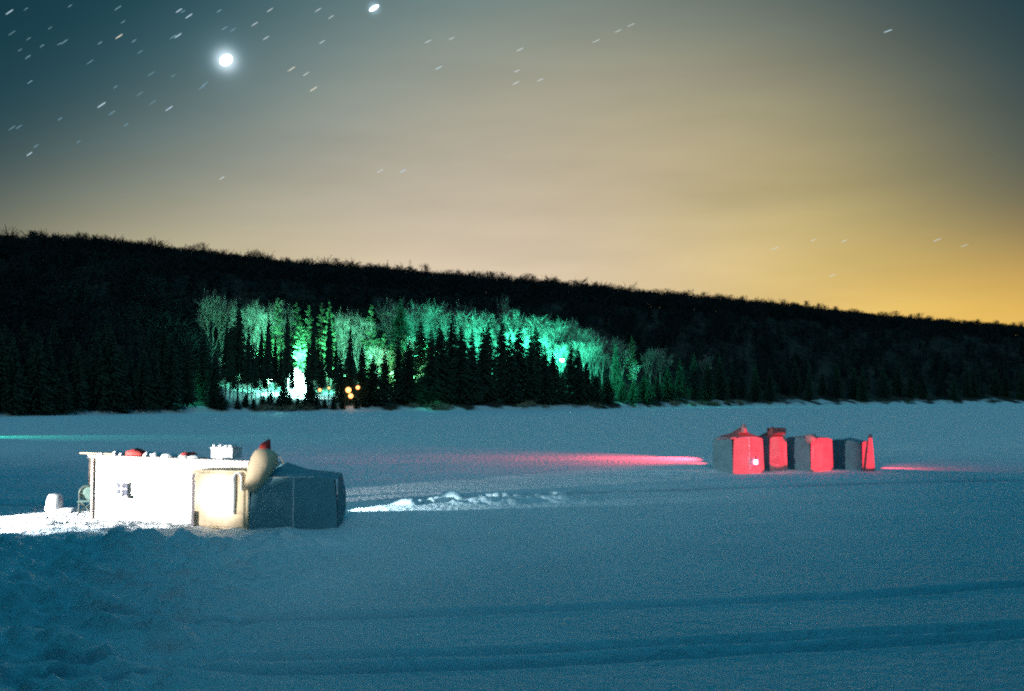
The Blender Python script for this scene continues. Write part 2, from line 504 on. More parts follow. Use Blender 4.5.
def tree(kind, loc, height, label, group=None, width=1.0, which=None, rz=None):
    ms = PROTO[kind][which if which is not None else random.randrange(len(PROTO[kind]))]
    base = 18.0 if kind in ('bare', 'ridge') else 20.0
    o = empty(KIND[kind], loc, random.uniform(0, 6.28) if rz is None else rz)
    s = height / base
    o.scale = (s * width, s * width, s)
    tag(o, label, CAT[kind], group)
    for nm, me in (('trunk', ms[0]), ('crown', ms[1])):
        c = bpy.data.objects.new(nm, me)
        COL.objects.link(c)
        c.parent = o
    return o


def top_height(px, py, u):
    """tree height so that its tip shows at photo row py"""
    g = HP(px, u)
    return P(px, py, g.y).z - g.z


# --- far woods covering the hill: nobody could count them -> one object
def strip_tree(seed, conifer):
    r = random.Random(seed); V, Q = [], []
    def strip(p, q, w):
        d = (q - p); sd = d.orthogonal().normalized(); sd = (Matrix.Rotation(r.uniform(0, 6.28), 3, d.normalized()) @ sd) * w * .5
        i = len(V); V.extend([p - sd, p + sd, q + sd * .5, q - sd * .5]); Q.append((i, i + 1, i + 2, i + 3))
    strip(Vector((0, 0, -1)), Vector((0, 0, .55)), .025)
    strip(Vector((0, 0, -1)), Vector((0, 0, .55)), .025)
    if conifer:
        for k in range(70):
            f = .1 + .9 * (k / 70); a = r.uniform(0, 6.28); L = .19 * (1 - f) ** .85 + .01
            strip(Vector((0, 0, f)), Vector((math.cos(a) * L, math.sin(a) * L, f - L * .4)), .05 * (1.3 - f))
    else:
        for k in range(80):
            a = r.uniform(0, 6.28); e = r.uniform(.2, 1.3)
            c = Vector((math.cos(a) * .2 * r.random(), math.sin(a) * .2 * r.random(), r.uniform(.35, .85)))
            d = Vector((math.cos(a) * math.cos(e), math.sin(a) * math.cos(e), math.sin(e) * .9)) * r.uniform(.1, .26)
            strip(c, c + d, .022)
    return np.array([tuple(v) for v in V], np.float32), np.array(Q, np.int32)


ST = [strip_tree(s, False) for s in (1, 2, 3)] + [strip_tree(s, True) for s in (4, 5)]
VV, QQ, off = [], [], 0
n_far = 3600
pxs = rng.uniform(-260, 1300, n_far); us = RUN * (rng.uniform(.0, 1.0, n_far) ** .8) * 1.05 + 9
n_crest = 3400
pxs = np.concatenate([pxs, rng.uniform(-80, 1110, n_crest)]); us = np.concatenate([us, RUN * rng.uniform(.86, 1.10, n_crest)]); n_far += n_crest
n_fill = 2600
pxs = np.concatenate([pxs, rng.uniform(-80, 1110, n_fill)]); us = np.concatenate([us, RUN * rng.uniform(.93, 1.04, n_fill)]); n_far += n_fill
for i in range(n_far):
    px, u = float(pxs[i]), float(us[i])
    lit = 215 < px < 660 and u < 70
    if lit and (u < 45 or random.random() < .75): continue
    g = HP(px, u)
    con = random.random() < (.45 if u < 90 else .12)
    v, q = ST[random.choice((3, 4)) if con else random.choice((0, 1, 2))]
    if i >= 7000: v, q = ST[random.choice((3, 4))]
    h = random.uniform(8.5, 14.5) if not con else random.uniform(9, 16)
    if u > RUN * .84: h = random.uniform(7.5, 10.5) if i < 7000 else random.uniform(6.0, 8.6)
    a = random.uniform(0, 6.28); ca, sa = math.cos(a), math.sin(a)
    w = v * np.array([h * 1.15, h * 1.15, h], np.float32)
    w = np.stack([w[:, 0] * ca - w[:, 1] * sa + g.x, w[:, 0] * sa + w[:, 1] * ca + g.y, w[:, 2] + g.z], 1)
    VV.append(w); QQ.append(q + off); off += len(v)
woods = bpy.data.objects.new('hillside_woods', np_mesh('hillside_woods', np.concatenate(VV), np.concatenate(QQ), M['far_woods']))
COL.objects.link(woods)
tag(woods, 'dark mass of leafless woods and conifers covering the long hillside', 'woods', kind='stuff')

VV, QQ, off = [], [], 0  # unseen woods behind and beside the camera, added to darken the close snow
spots = [(random.uniform(-70, 70), -6 - 26 * random.random()) for _ in range(190)]
spots += [(-(.56 * y + 7.5 + 16 * random.random()), y) for y in np.linspace(-6, 23, 60)]
spots += [(.56 * y + 9 + 18 * random.random(), y) for y in np.linspace(-6, 21, 60)]
for x, y in spots:
    me = PROTO['spruce'][random.randrange(4)][1]
    v = np.empty(len(me.vertices) * 3, np.float32); me.vertices.foreach_get('co', v); v = v.reshape(-1, 3) / 20
    q = np.arange(len(v), dtype=np.int32).reshape(-1, 4)
    h = random.uniform(18, 26)
    if -12.5 < x < -3.5 and y < 0: h = random.uniform(10, 13)  # shorter here to let light onto the trampled snow
    VV.append(v * np.array([h * 1.3, h * 1.3, h], np.float32) + np.array([x, y, 0], np.float32)); QQ.append(q + off); off += len(v)
nw = bpy.data.objects.new('near_shore_woods', np_mesh('near_shore_woods', np.concatenate(VV), np.concatenate(QQ), M['needles']))
COL.objects.link(nw)
tag(nw, 'unseen conifer woods added to shade the close snow', 'woods', kind='stuff')

# --- the hilltop row against the sky
N_RIDGE = 128
for i in range(N_RIDGE):
    px = -30 + (1090) * (i + random.uniform(.1, .9)) / N_RIDGE
    u = RUN * random.uniform(.955, 1.0)
    g = HP(px, u)
    h = TREE_TOP * random.uniform(.86, 1.14)
    tree('ridge', g, h, 'small leafless tree in the dark row along the hilltop against the sky', 'leafless trees along the hilltop', 1.15)
for px, py, lab in ((196, 241, 'taller feathery bare tree breaking the skyline above the hill left of centre'),
                    (426, 262, 'bare hilltop tree standing a little higher above the middle of the green-lit slope'),
                    (253, 247, 'spreading bare tree topping the skyline just left of the lit clearing')):
    u = RUN * .985
    tree('ridge', HP(px, u), top_height(px, py, u), lab, None, 1.0)
u = RUN * .985
tree('spruce', HP(9, u), top_height(9, 231, u), 'lone pointed conifer on the skyline at the far left end of the hilltop', None, 1.0)

# --- dark conifers along the shore (tip rows read from the photograph)
dark = [  # px, tip py, u behind shore, width
    (188, 335, 6, 1.1), (203, 330, 16, 1.2), (215, 352, 8, 1.0), (226, 322, 20, .8), (238, 302, 14, .9), (248, 325, 9, .7), (256, 340, 6, .5),
    (268, 312, 9, .55), (287, 308, 10, .55), (313, 318, 10, .6), (329, 312, 12, .6), (341, 352, 7, 1.1),
    (362, 345, 8, 1.0), (373, 356, 6, 1.2), (385, 352, 9, 1.0), (398, 338, 12, 1.0), (400, 300, 40, 1.1), (409, 341, 9, 1.0), (420, 322, 16, 1.1),
    (431, 330, 11, 1.0), (440, 325, 14, 1.1), (452, 318, 14, 1.1), (461, 326, 10, 1.0), (472, 331, 9, 1.1), (483, 328, 13, 1.0), (488, 322, 15, 1.0),
    (502, 318, 16, 1.1), (510, 335, 9, 1.0), (519, 327, 13, 1.1), (531, 332, 10, 1.0), (536, 327, 15, 1.1), (545, 346, 9, 1.0), (553, 352, 9, .9),
    (561, 370, 10, .9), (571, 345, 12, .8), (578, 347, 8, 1.0), (586, 362, 8, 1.0), (596, 373, 7, 1.0), (607, 374, 9, 1.1), (616, 342, 22, .8), (622, 376, 8, 1.1), (634, 378, 7, 1.1),
    (645, 374, 9, 1.1), (657, 377, 9, 1.0), (668, 368, 12, 1.0), (680, 358, 16, 1.0), (694, 352, 18, 1.0), (708, 362, 14, 1.0), (720, 356, 16, 1.0),
]
for px, py, u, w in dark:
    if px < 255: lab, gr = 'dark spruce at the left edge of the green-lit clearing', 'spruces at the left edge of the clearing'
    elif px < 350: lab, gr = 'dark gappy spruce standing before the white glow of the cabin', 'spruces before the glowing cabin'
    elif px < 560: lab, gr = 'black spruce in the dense row on the shore before the green-lit trees', 'spruces in the dense shore row'
    else: lab, gr = 'low black spruce on the shore right of the small white yard lamp', 'spruces right of the yard lamp'
    g = HP(px, u)
    h = top_height(px, py, u)
    if (px, py) == (400, 300): lab, gr = 'tall dark spruce rising into the green glow between the two lit patches', None
    if (px, py) == (238, 300): lab, gr = 'tallest black spruce at the left side of the lit clearing', None
    if (px, py) == (616, 342): lab, gr = 'slim dark spruce standing inside the right end of the green glow', None
    tree('tall' if 222 < px < 332 else 'spruce', g, h, lab, gr, w * min(1.25, max(.85, 15 / h)) * (random.uniform(1.15, 1.75) if px > 355 else 1.0))
for px, py, u, w in ((230, 338, 18, .45), (234, 352, 11, .4), (243, 345, 20, .45), (252, 338, 17, .45), (261, 330, 20, .45), (265, 350, 12, .35), (275, 336, 17, .4), (281, 345, 12, .4),
                     (292, 352, 15, .3), (308, 340, 13, .4), (318, 338, 17, .4), (322, 350, 11, .4), (336, 340, 16, .4)):
    g = HP(px, u)
    tree('tall', g, top_height(px, py, u), 'thin dark spruce with a bare lower trunk, black against the lit clearing', 'thin spruces against the lit clearing', w * 1.5)
for px, py, u in ((214, 388, 4, ), (222, 392, 3), (238, 396, 3), (246, 392, 4), (254, 398, 3), (263, 395, 3.5), (271, 390, 4), (279, 397, 3), (284, 383, 6), (290, 393, 4), (298, 395, 3.4), (306, 393, 4),
                  (311, 380, 6), (317, 396, 3), (325, 397, 3.2), (334, 396, 3), (343, 398, 3), (357, 398, 3), (365, 392, 4)):
    g = HP(px, u)
    tree('spruce', g, top_height(px, py, u), 'small black fir at the ice edge in front of the lit clearing', 'small firs at the ice edge', 2.4)
u = 7
tree('spire', HP(350, u), top_height(350, 327, u), 'slender spire-topped dark spruce above the orange globe lamps', None, 1.0, rz=1.0)
# dark shore woods on the left and right
for i in range(26):
    px = -20 + 205 * (i + random.random()) / 26
    u = random.uniform(1.5, 30) if i % 2 else random.uniform(1.5, 5)
    tree('spruce', HP(px, u), random.uniform(11, 18), 'black spruce on the unlit shore left of the clearing', 'spruces on the unlit left shore', 1.25)
for i in range(24):
    px = 728 + 310 * (i + random.random()) / 24
    u = random.uniform(5, 32)
    tree('spruce', HP(px, u), random.uniform(11, 17), 'black spruce on the unlit shore at the right below the hill', 'spruces on the unlit right shore', 1.3)

# --- lit trees
litA = [('bare', 246, 296, 40), ('bare', 256, 298, 34), ('bare', 266, 296, 44), ('pine', 277, 300, 33), ('bare', 284, 300, 46), ('pine', 296, 303, 40), ('pine', 308, 306, 32),
        ('pine', 321, 304, 36), ('pine', 329, 302, 30), ('bare', 342, 305, 36), ('bare', 349, 308, 40), ('bare', 358, 308, 36), ('pine', 371, 306, 34), ('pine', 300, 318, 24),
        ('pine', 268, 322, 26), ('pine', 384, 335, 26), ('bare', 378, 342, 24), ('pine', 395, 336, 28), ('pine', 404, 333, 30), ('bare', 413, 331, 30), ('pine', 425, 338, 30), ('pine', 391, 345, 20), ('pine', 436, 342, 28)]
for k, px, py, u in litA:
    g = HP(px, u); h = top_height(px, py, u)
    if px < 300: lab, gr = 'pale green-lit tree rising behind the clearing left of the white glow', 'lit trees left of the white glow'
    elif px < 375: lab, gr = 'green-lit tree standing behind and right of the white glow', 'lit trees right of the white glow'
    else: lab, gr = 'yellow-green lit tree in the low clump right of the spire-topped spruce', 'lit clump right of the spire spruce'
    lab = lab.replace('tree', 'pine' if k == 'pine' else 'bare tree', 1)
    tree(k, g, h, lab, gr + (' (pine)' if k == 'pine' else ''), (.95 if k == 'bare' else 1.0) * min(1.3, 18 / h) * (1.0 if h > 12 else .9))
litB = []
for i in range(44):
    px = 392 + 235 * (i + random.random()) / 44
    top = np.interp(px, [392, 420, 460, 500, 540, 580, 630], [293, 297, 304, 310, 316, 320, 340])
    litB.append((px, float(top) + random.uniform(-4, 9), random.uniform(44, 66)))
for i in range(16):
    px = 470 + 190 * (i + random.random()) / 16
    litB.append((px, float(np.interp(px, [470, 540, 600, 660], [322, 330, 338, 358])) + random.uniform(-4, 10), random.uniform(34, 44)))
for px, py, u in litB:
    g = HP(px, u); h = max(9, top_height(px, py, u))
    lab = 'feathery bare tree glowing green behind the dense dark spruce row' if px < 500 else 'bright green-lit bare tree on the slope behind the white yard lamp'
    tree('bare', g, h, lab, 'green glowing trees, left half' if px < 500 else 'green glowing trees, right half', 1.0)
for k, px, py, u, lab in (('bare', 506, 291, 62, 'dim green bare tree poking up above the middle of the glowing band'),
                          ('pine', 632, 336, 40, 'green-lit conifer at the right end of the glowing band'),
                          ('bare', 650, 345, 38, 'small vase-shaped bare tree lit green, just right of the band'),
                          ('bare', 660, 344, 36, 'last narrow bare tree lit green beyond the right end of the band'),
                          ('bare', 706, 352, 36, 'faint green bare tree alone in the dark right of the band'),
                          ('bare', 222, 285, 60, 'dim green bare tree above the dark spruces left of the clearing'),
                          ('bare', 212, 292, 56, 'very faint green bare tree farthest left of the lit clearing')):
    g = HP(px, u); h = top_height(px, py, u)
    tree(k, g, h, lab, None, min(1.2, 15 / h))

# young trees in the lit clearing
for i in range(26):
    px = random.uniform(222, 292) if i < 19 else random.uniform(312, 345)
    u = random.uniform(26, 40)
    tree('bare', HP(px, u), random.uniform(5, 9.5), 'low young bare tree lit bright cyan in the clearing left of the cabin' if i < 19 else 'low young bare tree lit bright cyan just right of the cabin',
         'young lit trees left of the cabin' if i < 19 else 'young lit trees right of the cabin', 1.25)

# shrubs on the shore
def shrub_mesh(seed):
    r = random.Random(seed); V, Q = [], []
    for k in range(150):
        a = r.uniform(0, 6.28); e = r.uniform(.2, 1.4)
        p = Vector((r.gauss(0, .5), r.gauss(0, .5), r.uniform(0, .5)))
        d = Vector((math.cos(a) * math.cos(e), math.sin(a) * math.cos(e), math.sin(e))) * r.uniform(.5, 1.3)
        sd = d.orthogonal().normalized() * .035
        i = len(V); V.extend([p - sd, p + sd, p + d + sd * .5, p + d - sd * .5]); Q.append((i, i + 1, i + 2, i + 3))
    return np_mesh('shrub', [tuple(v) for v in V], Q, M['shrub'])


SH = [shrub_mesh(s) for s in (1, 2, 3)]
for i in range(34):
    if i < 10: px, lab, gr = random.uniform(672, 742), 'leafless shrub catching faint green light on the right shore', 'shrubs on the right shore'
    elif i < 16: px, lab, gr = random.uniform(408, 450), 'leafless shrub catching faint light below the dark spruce row', 'shrubs below the spruce row'
    elif i < 24: px, lab, gr = random.uniform(240, 345), 'low dark shrub at the ice edge below the glowing cabin', 'shrubs below the cabin'
    else: px, lab, gr = random.uniform(470, 1010), 'low dark shrub at the snowy ice edge of the far shore', 'shrubs along the ice edge'
    g = HP(px, random.uniform(1.5, 5))
    o = bpy.data.objects.new('shrub', random.choice(SH)); COL.objects.link(o)
    o.location = g - Vector((0, 0, .1)); s = random.uniform(.9, 1.9); o.scale = (s * 1.3, s, s * .8); o.rotation_euler = (0, 0, random.uniform(0, 6))
    tag(o, lab, 'shrub', gr)

# ------------------------------------------------------------------ lights helper
def point(name, loc, col, power, r=.25):
    l = bpy.data.lights.new(name, 'POINT'); l.energy = power; l.color = col; l.shadow_soft_size = r
    o = bpy.data.objects.new(name, l); o.location = loc; COL.objects.link(o); return o


def spot(name, loc, tgt, col, power, ang, blend=.3, r=.05):
    l = bpy.data.lights.new(name, 'SPOT'); l.energy = power; l.color = col; l.shadow_soft_size = r
    l.spot_size = math.radians(ang); l.spot_blend = blend
    o = bpy.data.objects.new(name, l); o.location = loc
    o.rotation_euler = (Vector(tgt) - Vector(loc)).to_track_quat('-Z', 'Y').to_euler()
    COL.objects.link(o); return o


GREEN = (.05, 1.0, .60)
PALE = (.13, 1.0, .58)

# ------------------------------------------------------------------ cabin with its lamp
cg = HP(301, 25)
cab = empty('cabin', cg, math.radians(-8))
tag(cab, 'white gabled cabin lit to a white glow between the dark trees', 'cabin')
m = MB()
W, D_, Hh, Rg = 5.4, 7.0, 4.6, 7.2
ring = [(-W / 2, -D_ / 2), (W / 2, -D_ / 2), (W / 2, D_ / 2), (-W / 2, D_ / 2)]
m.hull([(a, b, -1.5) for a, b in ring], [(a, b, Hh) for a, b in ring])
for yy in (-D_ / 2, D_ / 2):
    m.hull([(-W / 2, yy * .999, Hh + .002), (W / 2, yy * .999, Hh + .002), (W / 2, yy * .97, Hh + .002), (-W / 2, yy * .97, Hh + .002)],
           [(-.05, yy * .999, Rg), (.05, yy * .999, Rg), (.05, yy * .97, Rg), (-.05, yy * .97, Rg)])
m.build('wall', M['cabin_wall'], cab)
m = MB()
for s in (-1, 1):
    a, b = Vector((s * (W / 2 + .45), 0, Hh - .35)), Vector((0, 0, Rg + .12))
    yy = D_ / 2 + .4
    m.hull([(a.x, -yy, a.z), (b.x + s * .003, -yy, b.z), (b.x + s * .003, yy, b.z), (a.x, yy, a.z)],
           [(a.x, -yy, a.z + .18), (b.x + s * .003, -yy, b.z + .18), (b.x + s * .003, yy, b.z + .18), (a.x, yy, a.z + .18)])
m.build('roof', M['cabin_roof'], cab)
for wx in (-1.3, 1.3):
    m = MB(); m.box((wx, -D_ / 2 - .02, 2.2), (1.0, .10, 1.3)); w_ = m.build('window', M['trim'], cab)
    m = MB(); m.box((wx, -D_ / 2 - .08, 2.2), (.8, .04, 1.1)); m.build('pane', M['glass'], w_)
m = MB(); m.box((0, -D_ / 2 - .02, .95), (.95, .08, 2.0)); m.build('door', M['trim'], cab)


def lamp_post(base, h, label, head='lamp_core', r=.22, arm=.7, scale=1.0):
    o = empty('yard_lamp', base); tag(o, label, 'lamp')
    m = MB(); m.tube([(0, 0, -.6), (0, 0, h)], [.09, .06], 8); m.build('pole', M['black_metal'], o)
    m = MB(); m.tube([(0, 0, h - .1), (0, -arm * .6, h + .15), (0, -arm, h + .1)], .03, 6); m.build('arm', M['black_metal'], o)
    m = MB(); m.lathe([(.05, .32), (r * .9 * scale, .18), (r * 1.15 * scale, .05), (r * 1.1 * scale, .0)], 14, (0, -arm, h)); m.build('shade', M['black_metal'], o)
    m = MB(); m.lathe([(.02, -r * 1.5 * scale), (r * .75 * scale, -r * 1.1 * scale), (r * scale, -r * .4 * scale), (r * .9 * scale, -.005)], 14, (0, -arm, h)); m.build('bulb', M[head], o, True)
    return o


lb = HP(299, 18); lamp_h = 5.2
lamp_post(lb, lamp_h, 'tall yard lamp burning white in front of the cabin gable', r=.42)
p_ = lb + Vector((0, -.4, lamp_h - .3)); spot('cabin_lamp_light', p_, p_ + Vector((0, 1, .05)), (.50, 1.0, .86), 30000, 168, .4, .4)
lb2 = HP(272, 26)
lamp_post(lb2, 4.2, 'cyan-white yard lamp in the clearing left of the cabin', r=.3)
point('clearing_lamp_light', lb2 + Vector((0, -.7, 3.7)), (.30, 1.0, .78), 8000, .3)
lb3 = HP(562, 30)
h3 = P(562, 359, lb3.y).z - lb3.z
lamp_post(lb3, h3, 'small white yard lamp shining alone between the black spruces', r=.6, scale=1.1)
p_ = lb3 + Vector((0, .6, h3 + .3)); spot('slope_lamp_light', p_, p_ + Vector((0, 1, .4)), GREEN, 26000, 165, .5, .3)
# lamps hidden behind the spruce row that light the band of trees
for px, u, z, pw, c in ((428, 24, 11, 52000, GREEN), (470, 22, 12, 80000, GREEN), (530, 20, 12, 165000, GREEN), (585, 18, 10, 42000, GREEN), (640, 28, 8, 4500, GREEN),
                        (345, 20, 9, 60000, PALE), (388, 13, 7, 24000, (.36, 1, .52)), (258, 22, 9, 52000, PALE), (300, 20, 11, 50000, PALE), (412, 14, 7, 22000, (.34, 1, .52))):
    g = HP(px, u)
    p_ = g + Vector((0, 0, z)); spot('woods_lamp_light', p_, p_ + Vector((0, 1, .38)), c, pw * .9, 165, .5, .3)
for px, u, pw in ((706, 12, 120), (690, 5, 90), (432, 5, 300), (196, 14, 900), (205, 18, 900)):
    point('shore_lamp_light', HP(px, u) + Vector((0, -2, 2.5)), GREEN, pw, .3)

# orange globe lamps
for px, py, r, lab in ((348.5, 390, .72, 'upper left orange globe lamp under the spire-topped spruce'),
                       (358, 387.5, .5, 'highest and smallest orange globe lamp under the spire-topped spruce'),
                       (351, 396, .62, 'lowest orange globe lamp, nearest to the ice under the spire-topped spruce'),
                       (329, 388, .3, 'tiny amber globe lamp between the white glow and the orange lamps'),
                       (320, 390, .42, 'pale yellow globe lamp close to the right of the white glow')):
    u = 4.6 + (px - 320) * .01
    g = HP(px, u); c = P(px, py, g.y)
    o = empty('globe_lamp', g); tag(o, lab, 'lamp')
    dz = c.z - g.z
    m = MB(); m.tube([(0, 0, -.4), (0, 0, dz - r * .8)], .05, 6); m.build('pole', M['black_metal'], o)
    m = MB(); m.lathe([(.05 * r, -r)] + [(r * math.cos(a), r * math.sin(a)) for a in (-1.1, -.6, -.2, .2, .6, 1.1)] + [(.05 * r, r)], 14, (0, 0, dz)); m.build('globe', M['lamp_orange'], o, True)
    if px > 340: point('globe_light', g + Vector((0, -1.2, dz)), (1, .5, .2), 60, .2)

# ------------------------------------------------------------------ the white hut
A, B = P(93, 517, 31.2), P(248, 526, 29.4)
A.z = B.z = 0
ax = (B - A); HW = ax.length; rz = math.atan2(ax.y, ax.x)
hut = empty('ice_fishing_hut', (A.x, A.y, 0.0), rz)
tag(hut, 'long white plywood fishing hut under glaring light with one small window', 'fishing hut')
HD, HH = 1.9, 1.90
m = MB()
m.hull([(0, 0, -.15), (HW, 0, -.15), (HW, HD, -.15), (0, HD, -.15)], [(0, 0, HH), (HW, 0, HH - .05), (HW, HD, HH - .22), (0, HD, HH - .17)])
m.build('wall', M['plywood'], hut)
m = MB()
for k in (0.03, 1.22, 2.44, 3.66, HW - .05):
    m.box((k, -.006, .95), (.05, .008, 1.86))
m.build('batten', M['plywood'], hut)
m = MB()
m.hull([(-.12, -.14, HH + .005), (HW + .1, -.14, HH - .045), (HW + .1, HD + .1, HH - .21), (-.12, HD + .1, HH - .165)],
       [(-.12, -.14, HH + .06), (HW + .1, -.14, HH + .01), (HW + .1, HD + .1, HH - .155), (-.12, HD + .1, HH - .11)])
rf = m.build('roof', M['roof_felt'], hut)


def snow_lump(parent, c, s, name='snow_clump', mt='snow_clump', sub=2):
    import bmesh
    bm = bmesh.new(); bmesh.ops.create_icosphere(bm, subdivisions=sub, radius=1)
    sd = random.random() * 50
    for v in bm.verts:
        n = float(fbm(np.array([v.co.x * 1.6 + sd]), np.array([v.co.y * 1.6 + v.co.z * 1.3]), 3, 3)[0])
        v.co = v.co * (1 + .55 * n)
        if v.co.z < -.35: v.co.z = -.35
        v.co = Vector((v.co.x * s[0], v.co.y * s[1], v.co.z * s[2]))
    me = bpy.data.meshes.new(name); bm.to_mesh(me); bm.free(); me.materials.append(M[mt])
    me.polygons.foreach_set('use_smooth', [True] * len(me.polygons))
    o = bpy.data.objects.new(name, me); COL.objects.link(o); o.parent = parent; o.location = c
    return o


for fx, sxx, szz in ((.30, .2, .06), (.78, .14, .13), (1.02, .14, .10), (1.95, .16, .14), (2.25, .2, .12), (2.75, .35, .10), (3.3, .3, .08), (3.62, .4, .09), (4.7, .3, .05)):
    snow_lump(rf, (fx, .15, HH + .08 - .01 * fx), (sxx, .22, szz))
# small window with ragged frost
wn = MB(); wx, wz = 1.13, .93
wn.box((wx, -.02, wz), (.46, .05, .46)); wo = wn.build('window', M['plywood'], hut)
m = MB(); m.box((wx, -.05, wz), (.40, .03, .40)); m.build('pane', M['glass'], wo)
m = MB(); m.box((wx, -.07, wz), (.035, .03, .38)); m.box((wx, -.069, wz + .02), (.38, .026, .035)); m.build('muntin', M['plywood'], wo)
m = MB(); m.box((wx, -.07, wz - .25), (.56, .12, .04)); m.build('sill', M['plywood'], wo)
snow_lump(wo, (wx - .08, -.08, wz - .20), (.17, .05, .07)); snow_lump(wo, (wx + .17, -.08, wz - .21), (.08, .05, .05))
m = MB(); m.box((-.02, -.03, .93), (.06, .06, 1.9)); m.build('corner_board', M['trim'], hut)

# red tarp bundles, pole and box lying on the roof
RM = Matrix.Translation(hut.location) @ Matrix.Rotation(rz, 4, 'Z')
def on_hut(x, y, z): return RM @ Vector((x, y, z))
for k, (fx, L, hh, lab) in enumerate(((1.45, .42, .17, 'larger red cloth bundle lying on the hut roof above the window'), (3.35, .30, .13, 'smaller red cloth bundle on the hut roof beside the white box'))):
    o = snow_lump(None, on_hut(fx, .22, HH + .10 - .01 * fx), (L, .24, hh), 'cloth_bundle', 'red_cloth')
    o.rotation_euler = (0, 0, rz); tag(o, lab, 'bundle')
m = MB(); p0, p1 = on_hut(-.55, .0, HH + .115), on_hut(.75, .02, HH + .095)
m.tube([p0, p0.lerp(p1, .5), p1], [.022, .028, .032], 8)
tag(m.build('wooden_pole', M['pole']), 'pale wooden pole sticking out past the left end of the hut roof', 'pole')
bx0 = on_hut(4.62, .30, HH + .02)
o = empty('storage_box', bx0, rz); tag(o, 'white box with ragged snow on top standing on the hut roof', 'box')
m = MB(); m.box((0, 0, .16), (.74, .5, .30)); m.build('body', M['white_plastic'], o)
m = MB(); m.box((0, 0, .33), (.78, .54, .035)); m.build('lid', M['white_plastic'], o)
for dx in (-.28, -.1, .12, .3): snow_lump(o, (dx, -.1, .37), (.12, .16, random.uniform(.05, .10)))

# brown tarp hanging at the left end of the hut
m = MB()
n = 9
for k in range(n):
    for j in (0, 1): pass
ringA = [on_hut(-.42 + .36 * k / (n - 1), .25 + .05 * math.sin(k * 1.9), 1.02 + .05 * math.sin(k * 2.3)) for k in range(n)]
ringB = [on_hut(-.40 + .36 * k / (n - 1), .22 + .03 * math.sin(k * 1.9), 1.93) for k in range(n)]
off_ = on_hut(0, .03, 0) - on_hut(0, 0, 0)
m.hull(ringA + [p + off_ for p in reversed(ringA)], ringB + [p + off_ for p in reversed(ringB)])
M['tarp'] = mat('faded_tarp', (.10, .12, .12), .85, (.20, .16, .13), 2.5, .3, 8)
tag(m.build('tarp', M['tarp']), 'faded brown-grey tarp hanging from the left end of the hut roof', 'tarp')

# folding chair with hoop back
g = G(86.5, 513); cx, cy = g.x, g.y - .6; cy = g.y
o = empty('folding_chair', (cx, cy, ground_z(cx, cy)), math.radians(12)); tag(o, 'dark green folding chair with a hoop back and crossed legs beside the hut', 'chair')
m = MB(); pts = [(.24 * math.cos(a), .05 - .05 * math.sin(a), .64 + .25 * math.sin(a)) for a in np.linspace(-.6, math.pi + .6, 20)]
m.tube(pts, .032, 6); m.build('back_frame', M['black_metal'], o)
m = MB(); m.hull([(.21 * math.cos(a), .055 - .05 * math.sin(a), .64 + .22 * math.sin(a)) for a in np.linspace(0, 2 * math.pi, 18)[:-1]],
                 [(.21 * math.cos(a), .075 - .05 * math.sin(a), .64 + .22 * math.sin(a)) for a in np.linspace(0, 2 * math.pi, 18)[:-1]]); m.build('backrest', M['mesh_cloth'], o)
m = MB(); m.box((0, -.16, .42), (.42, .36, .03)); m.build('seat', M['mesh_cloth'], o)
for a, b in (((-.24, -.33, 0), (.22, .02, .42)), ((.24, -.33, 0), (-.22, .02, .42)), ((-.24, .1, 0), (.22, -.33, .41)), ((.24, .1, 0), (-.22, -.33, .41)), ((-.25, .02, 0), (-.24, .03, .62))):
    m = MB(); m.tube([a, b], .018, 6); m.build('leg', M['black_metal'], o)
# crossed sticks in front of the hut wall
g = G(101.5, 515); o = empty('folding_stool', (g.x, g.y, ground_z(g.x, g.y))); tag(o, 'small folding stool of crossed thin legs against the hut wall', 'stool')
for s in (-.14, .14):
    for a, b in (((-.19, s, 0), (.19, s, .46)), ((.19, s, 0), (-.19, s, .46))):
        m = MB(); m.tube([a, b], .016, 6); m.build('leg', M['trim'], o)
m = MB(); m.hull([(-.2, -.17, .455), (.2, -.17, .455), (.2, .17, .455), (-.2, .17, .455)], [(-.2, -.17, .475), (.2, -.17, .475), (.2, .17, .475), (-.2, .17, .475)]); m.build('seat', M['pole'], o)

# white pail upside down on a little heap of snow
g = G(54, 512); gz = ground_z(g.x, g.y)
snow_heap = snow_lump(None, (g.x + .28, g.y + .1, gz + .02), (.55, .4, .14), 'snow_heap'); tag(snow_heap, 'low heap of loose snow heaped against the white pail', 'snow heap')
o = empty('pail', (g.x, g.y, gz + .07)); o.rotation_euler = (math.radians(4), math.radians(3), .5); tag(o, 'white plastic pail standing upside down on the snow left of the hut', 'pail')
m = MB(); m.lathe([(.275, 0), (.285, .02), (.27, .05), (.255, .26), (.215, .44), (.19, .50), (.02, .51)], 20, (0, 0, 0)); m.build('body', M['white_plastic'], o, False)
m = MB(); m.tube([(.29 * math.cos(a), -.10 - .1 * math.sin(a), .06 + .02 * math.sin(a)) for a in np.linspace(0, math.pi, 12)], .012, 5); m.build('handle', M['black_metal'], o)
for px, py, s in ((39, 509, .12), (34, 511, .08), (46, 520, .07), (66, 524, .08)):
    g = G(px, py); c = snow_lump(None, (g.x, g.y, ground_z(g.x, g.y) + .02), (s, s, s * .8), 'snow_chunk')
    tag(c, 'small loose lump of snow lying near the white pail', 'snow lump', 'snow lumps near the pail')


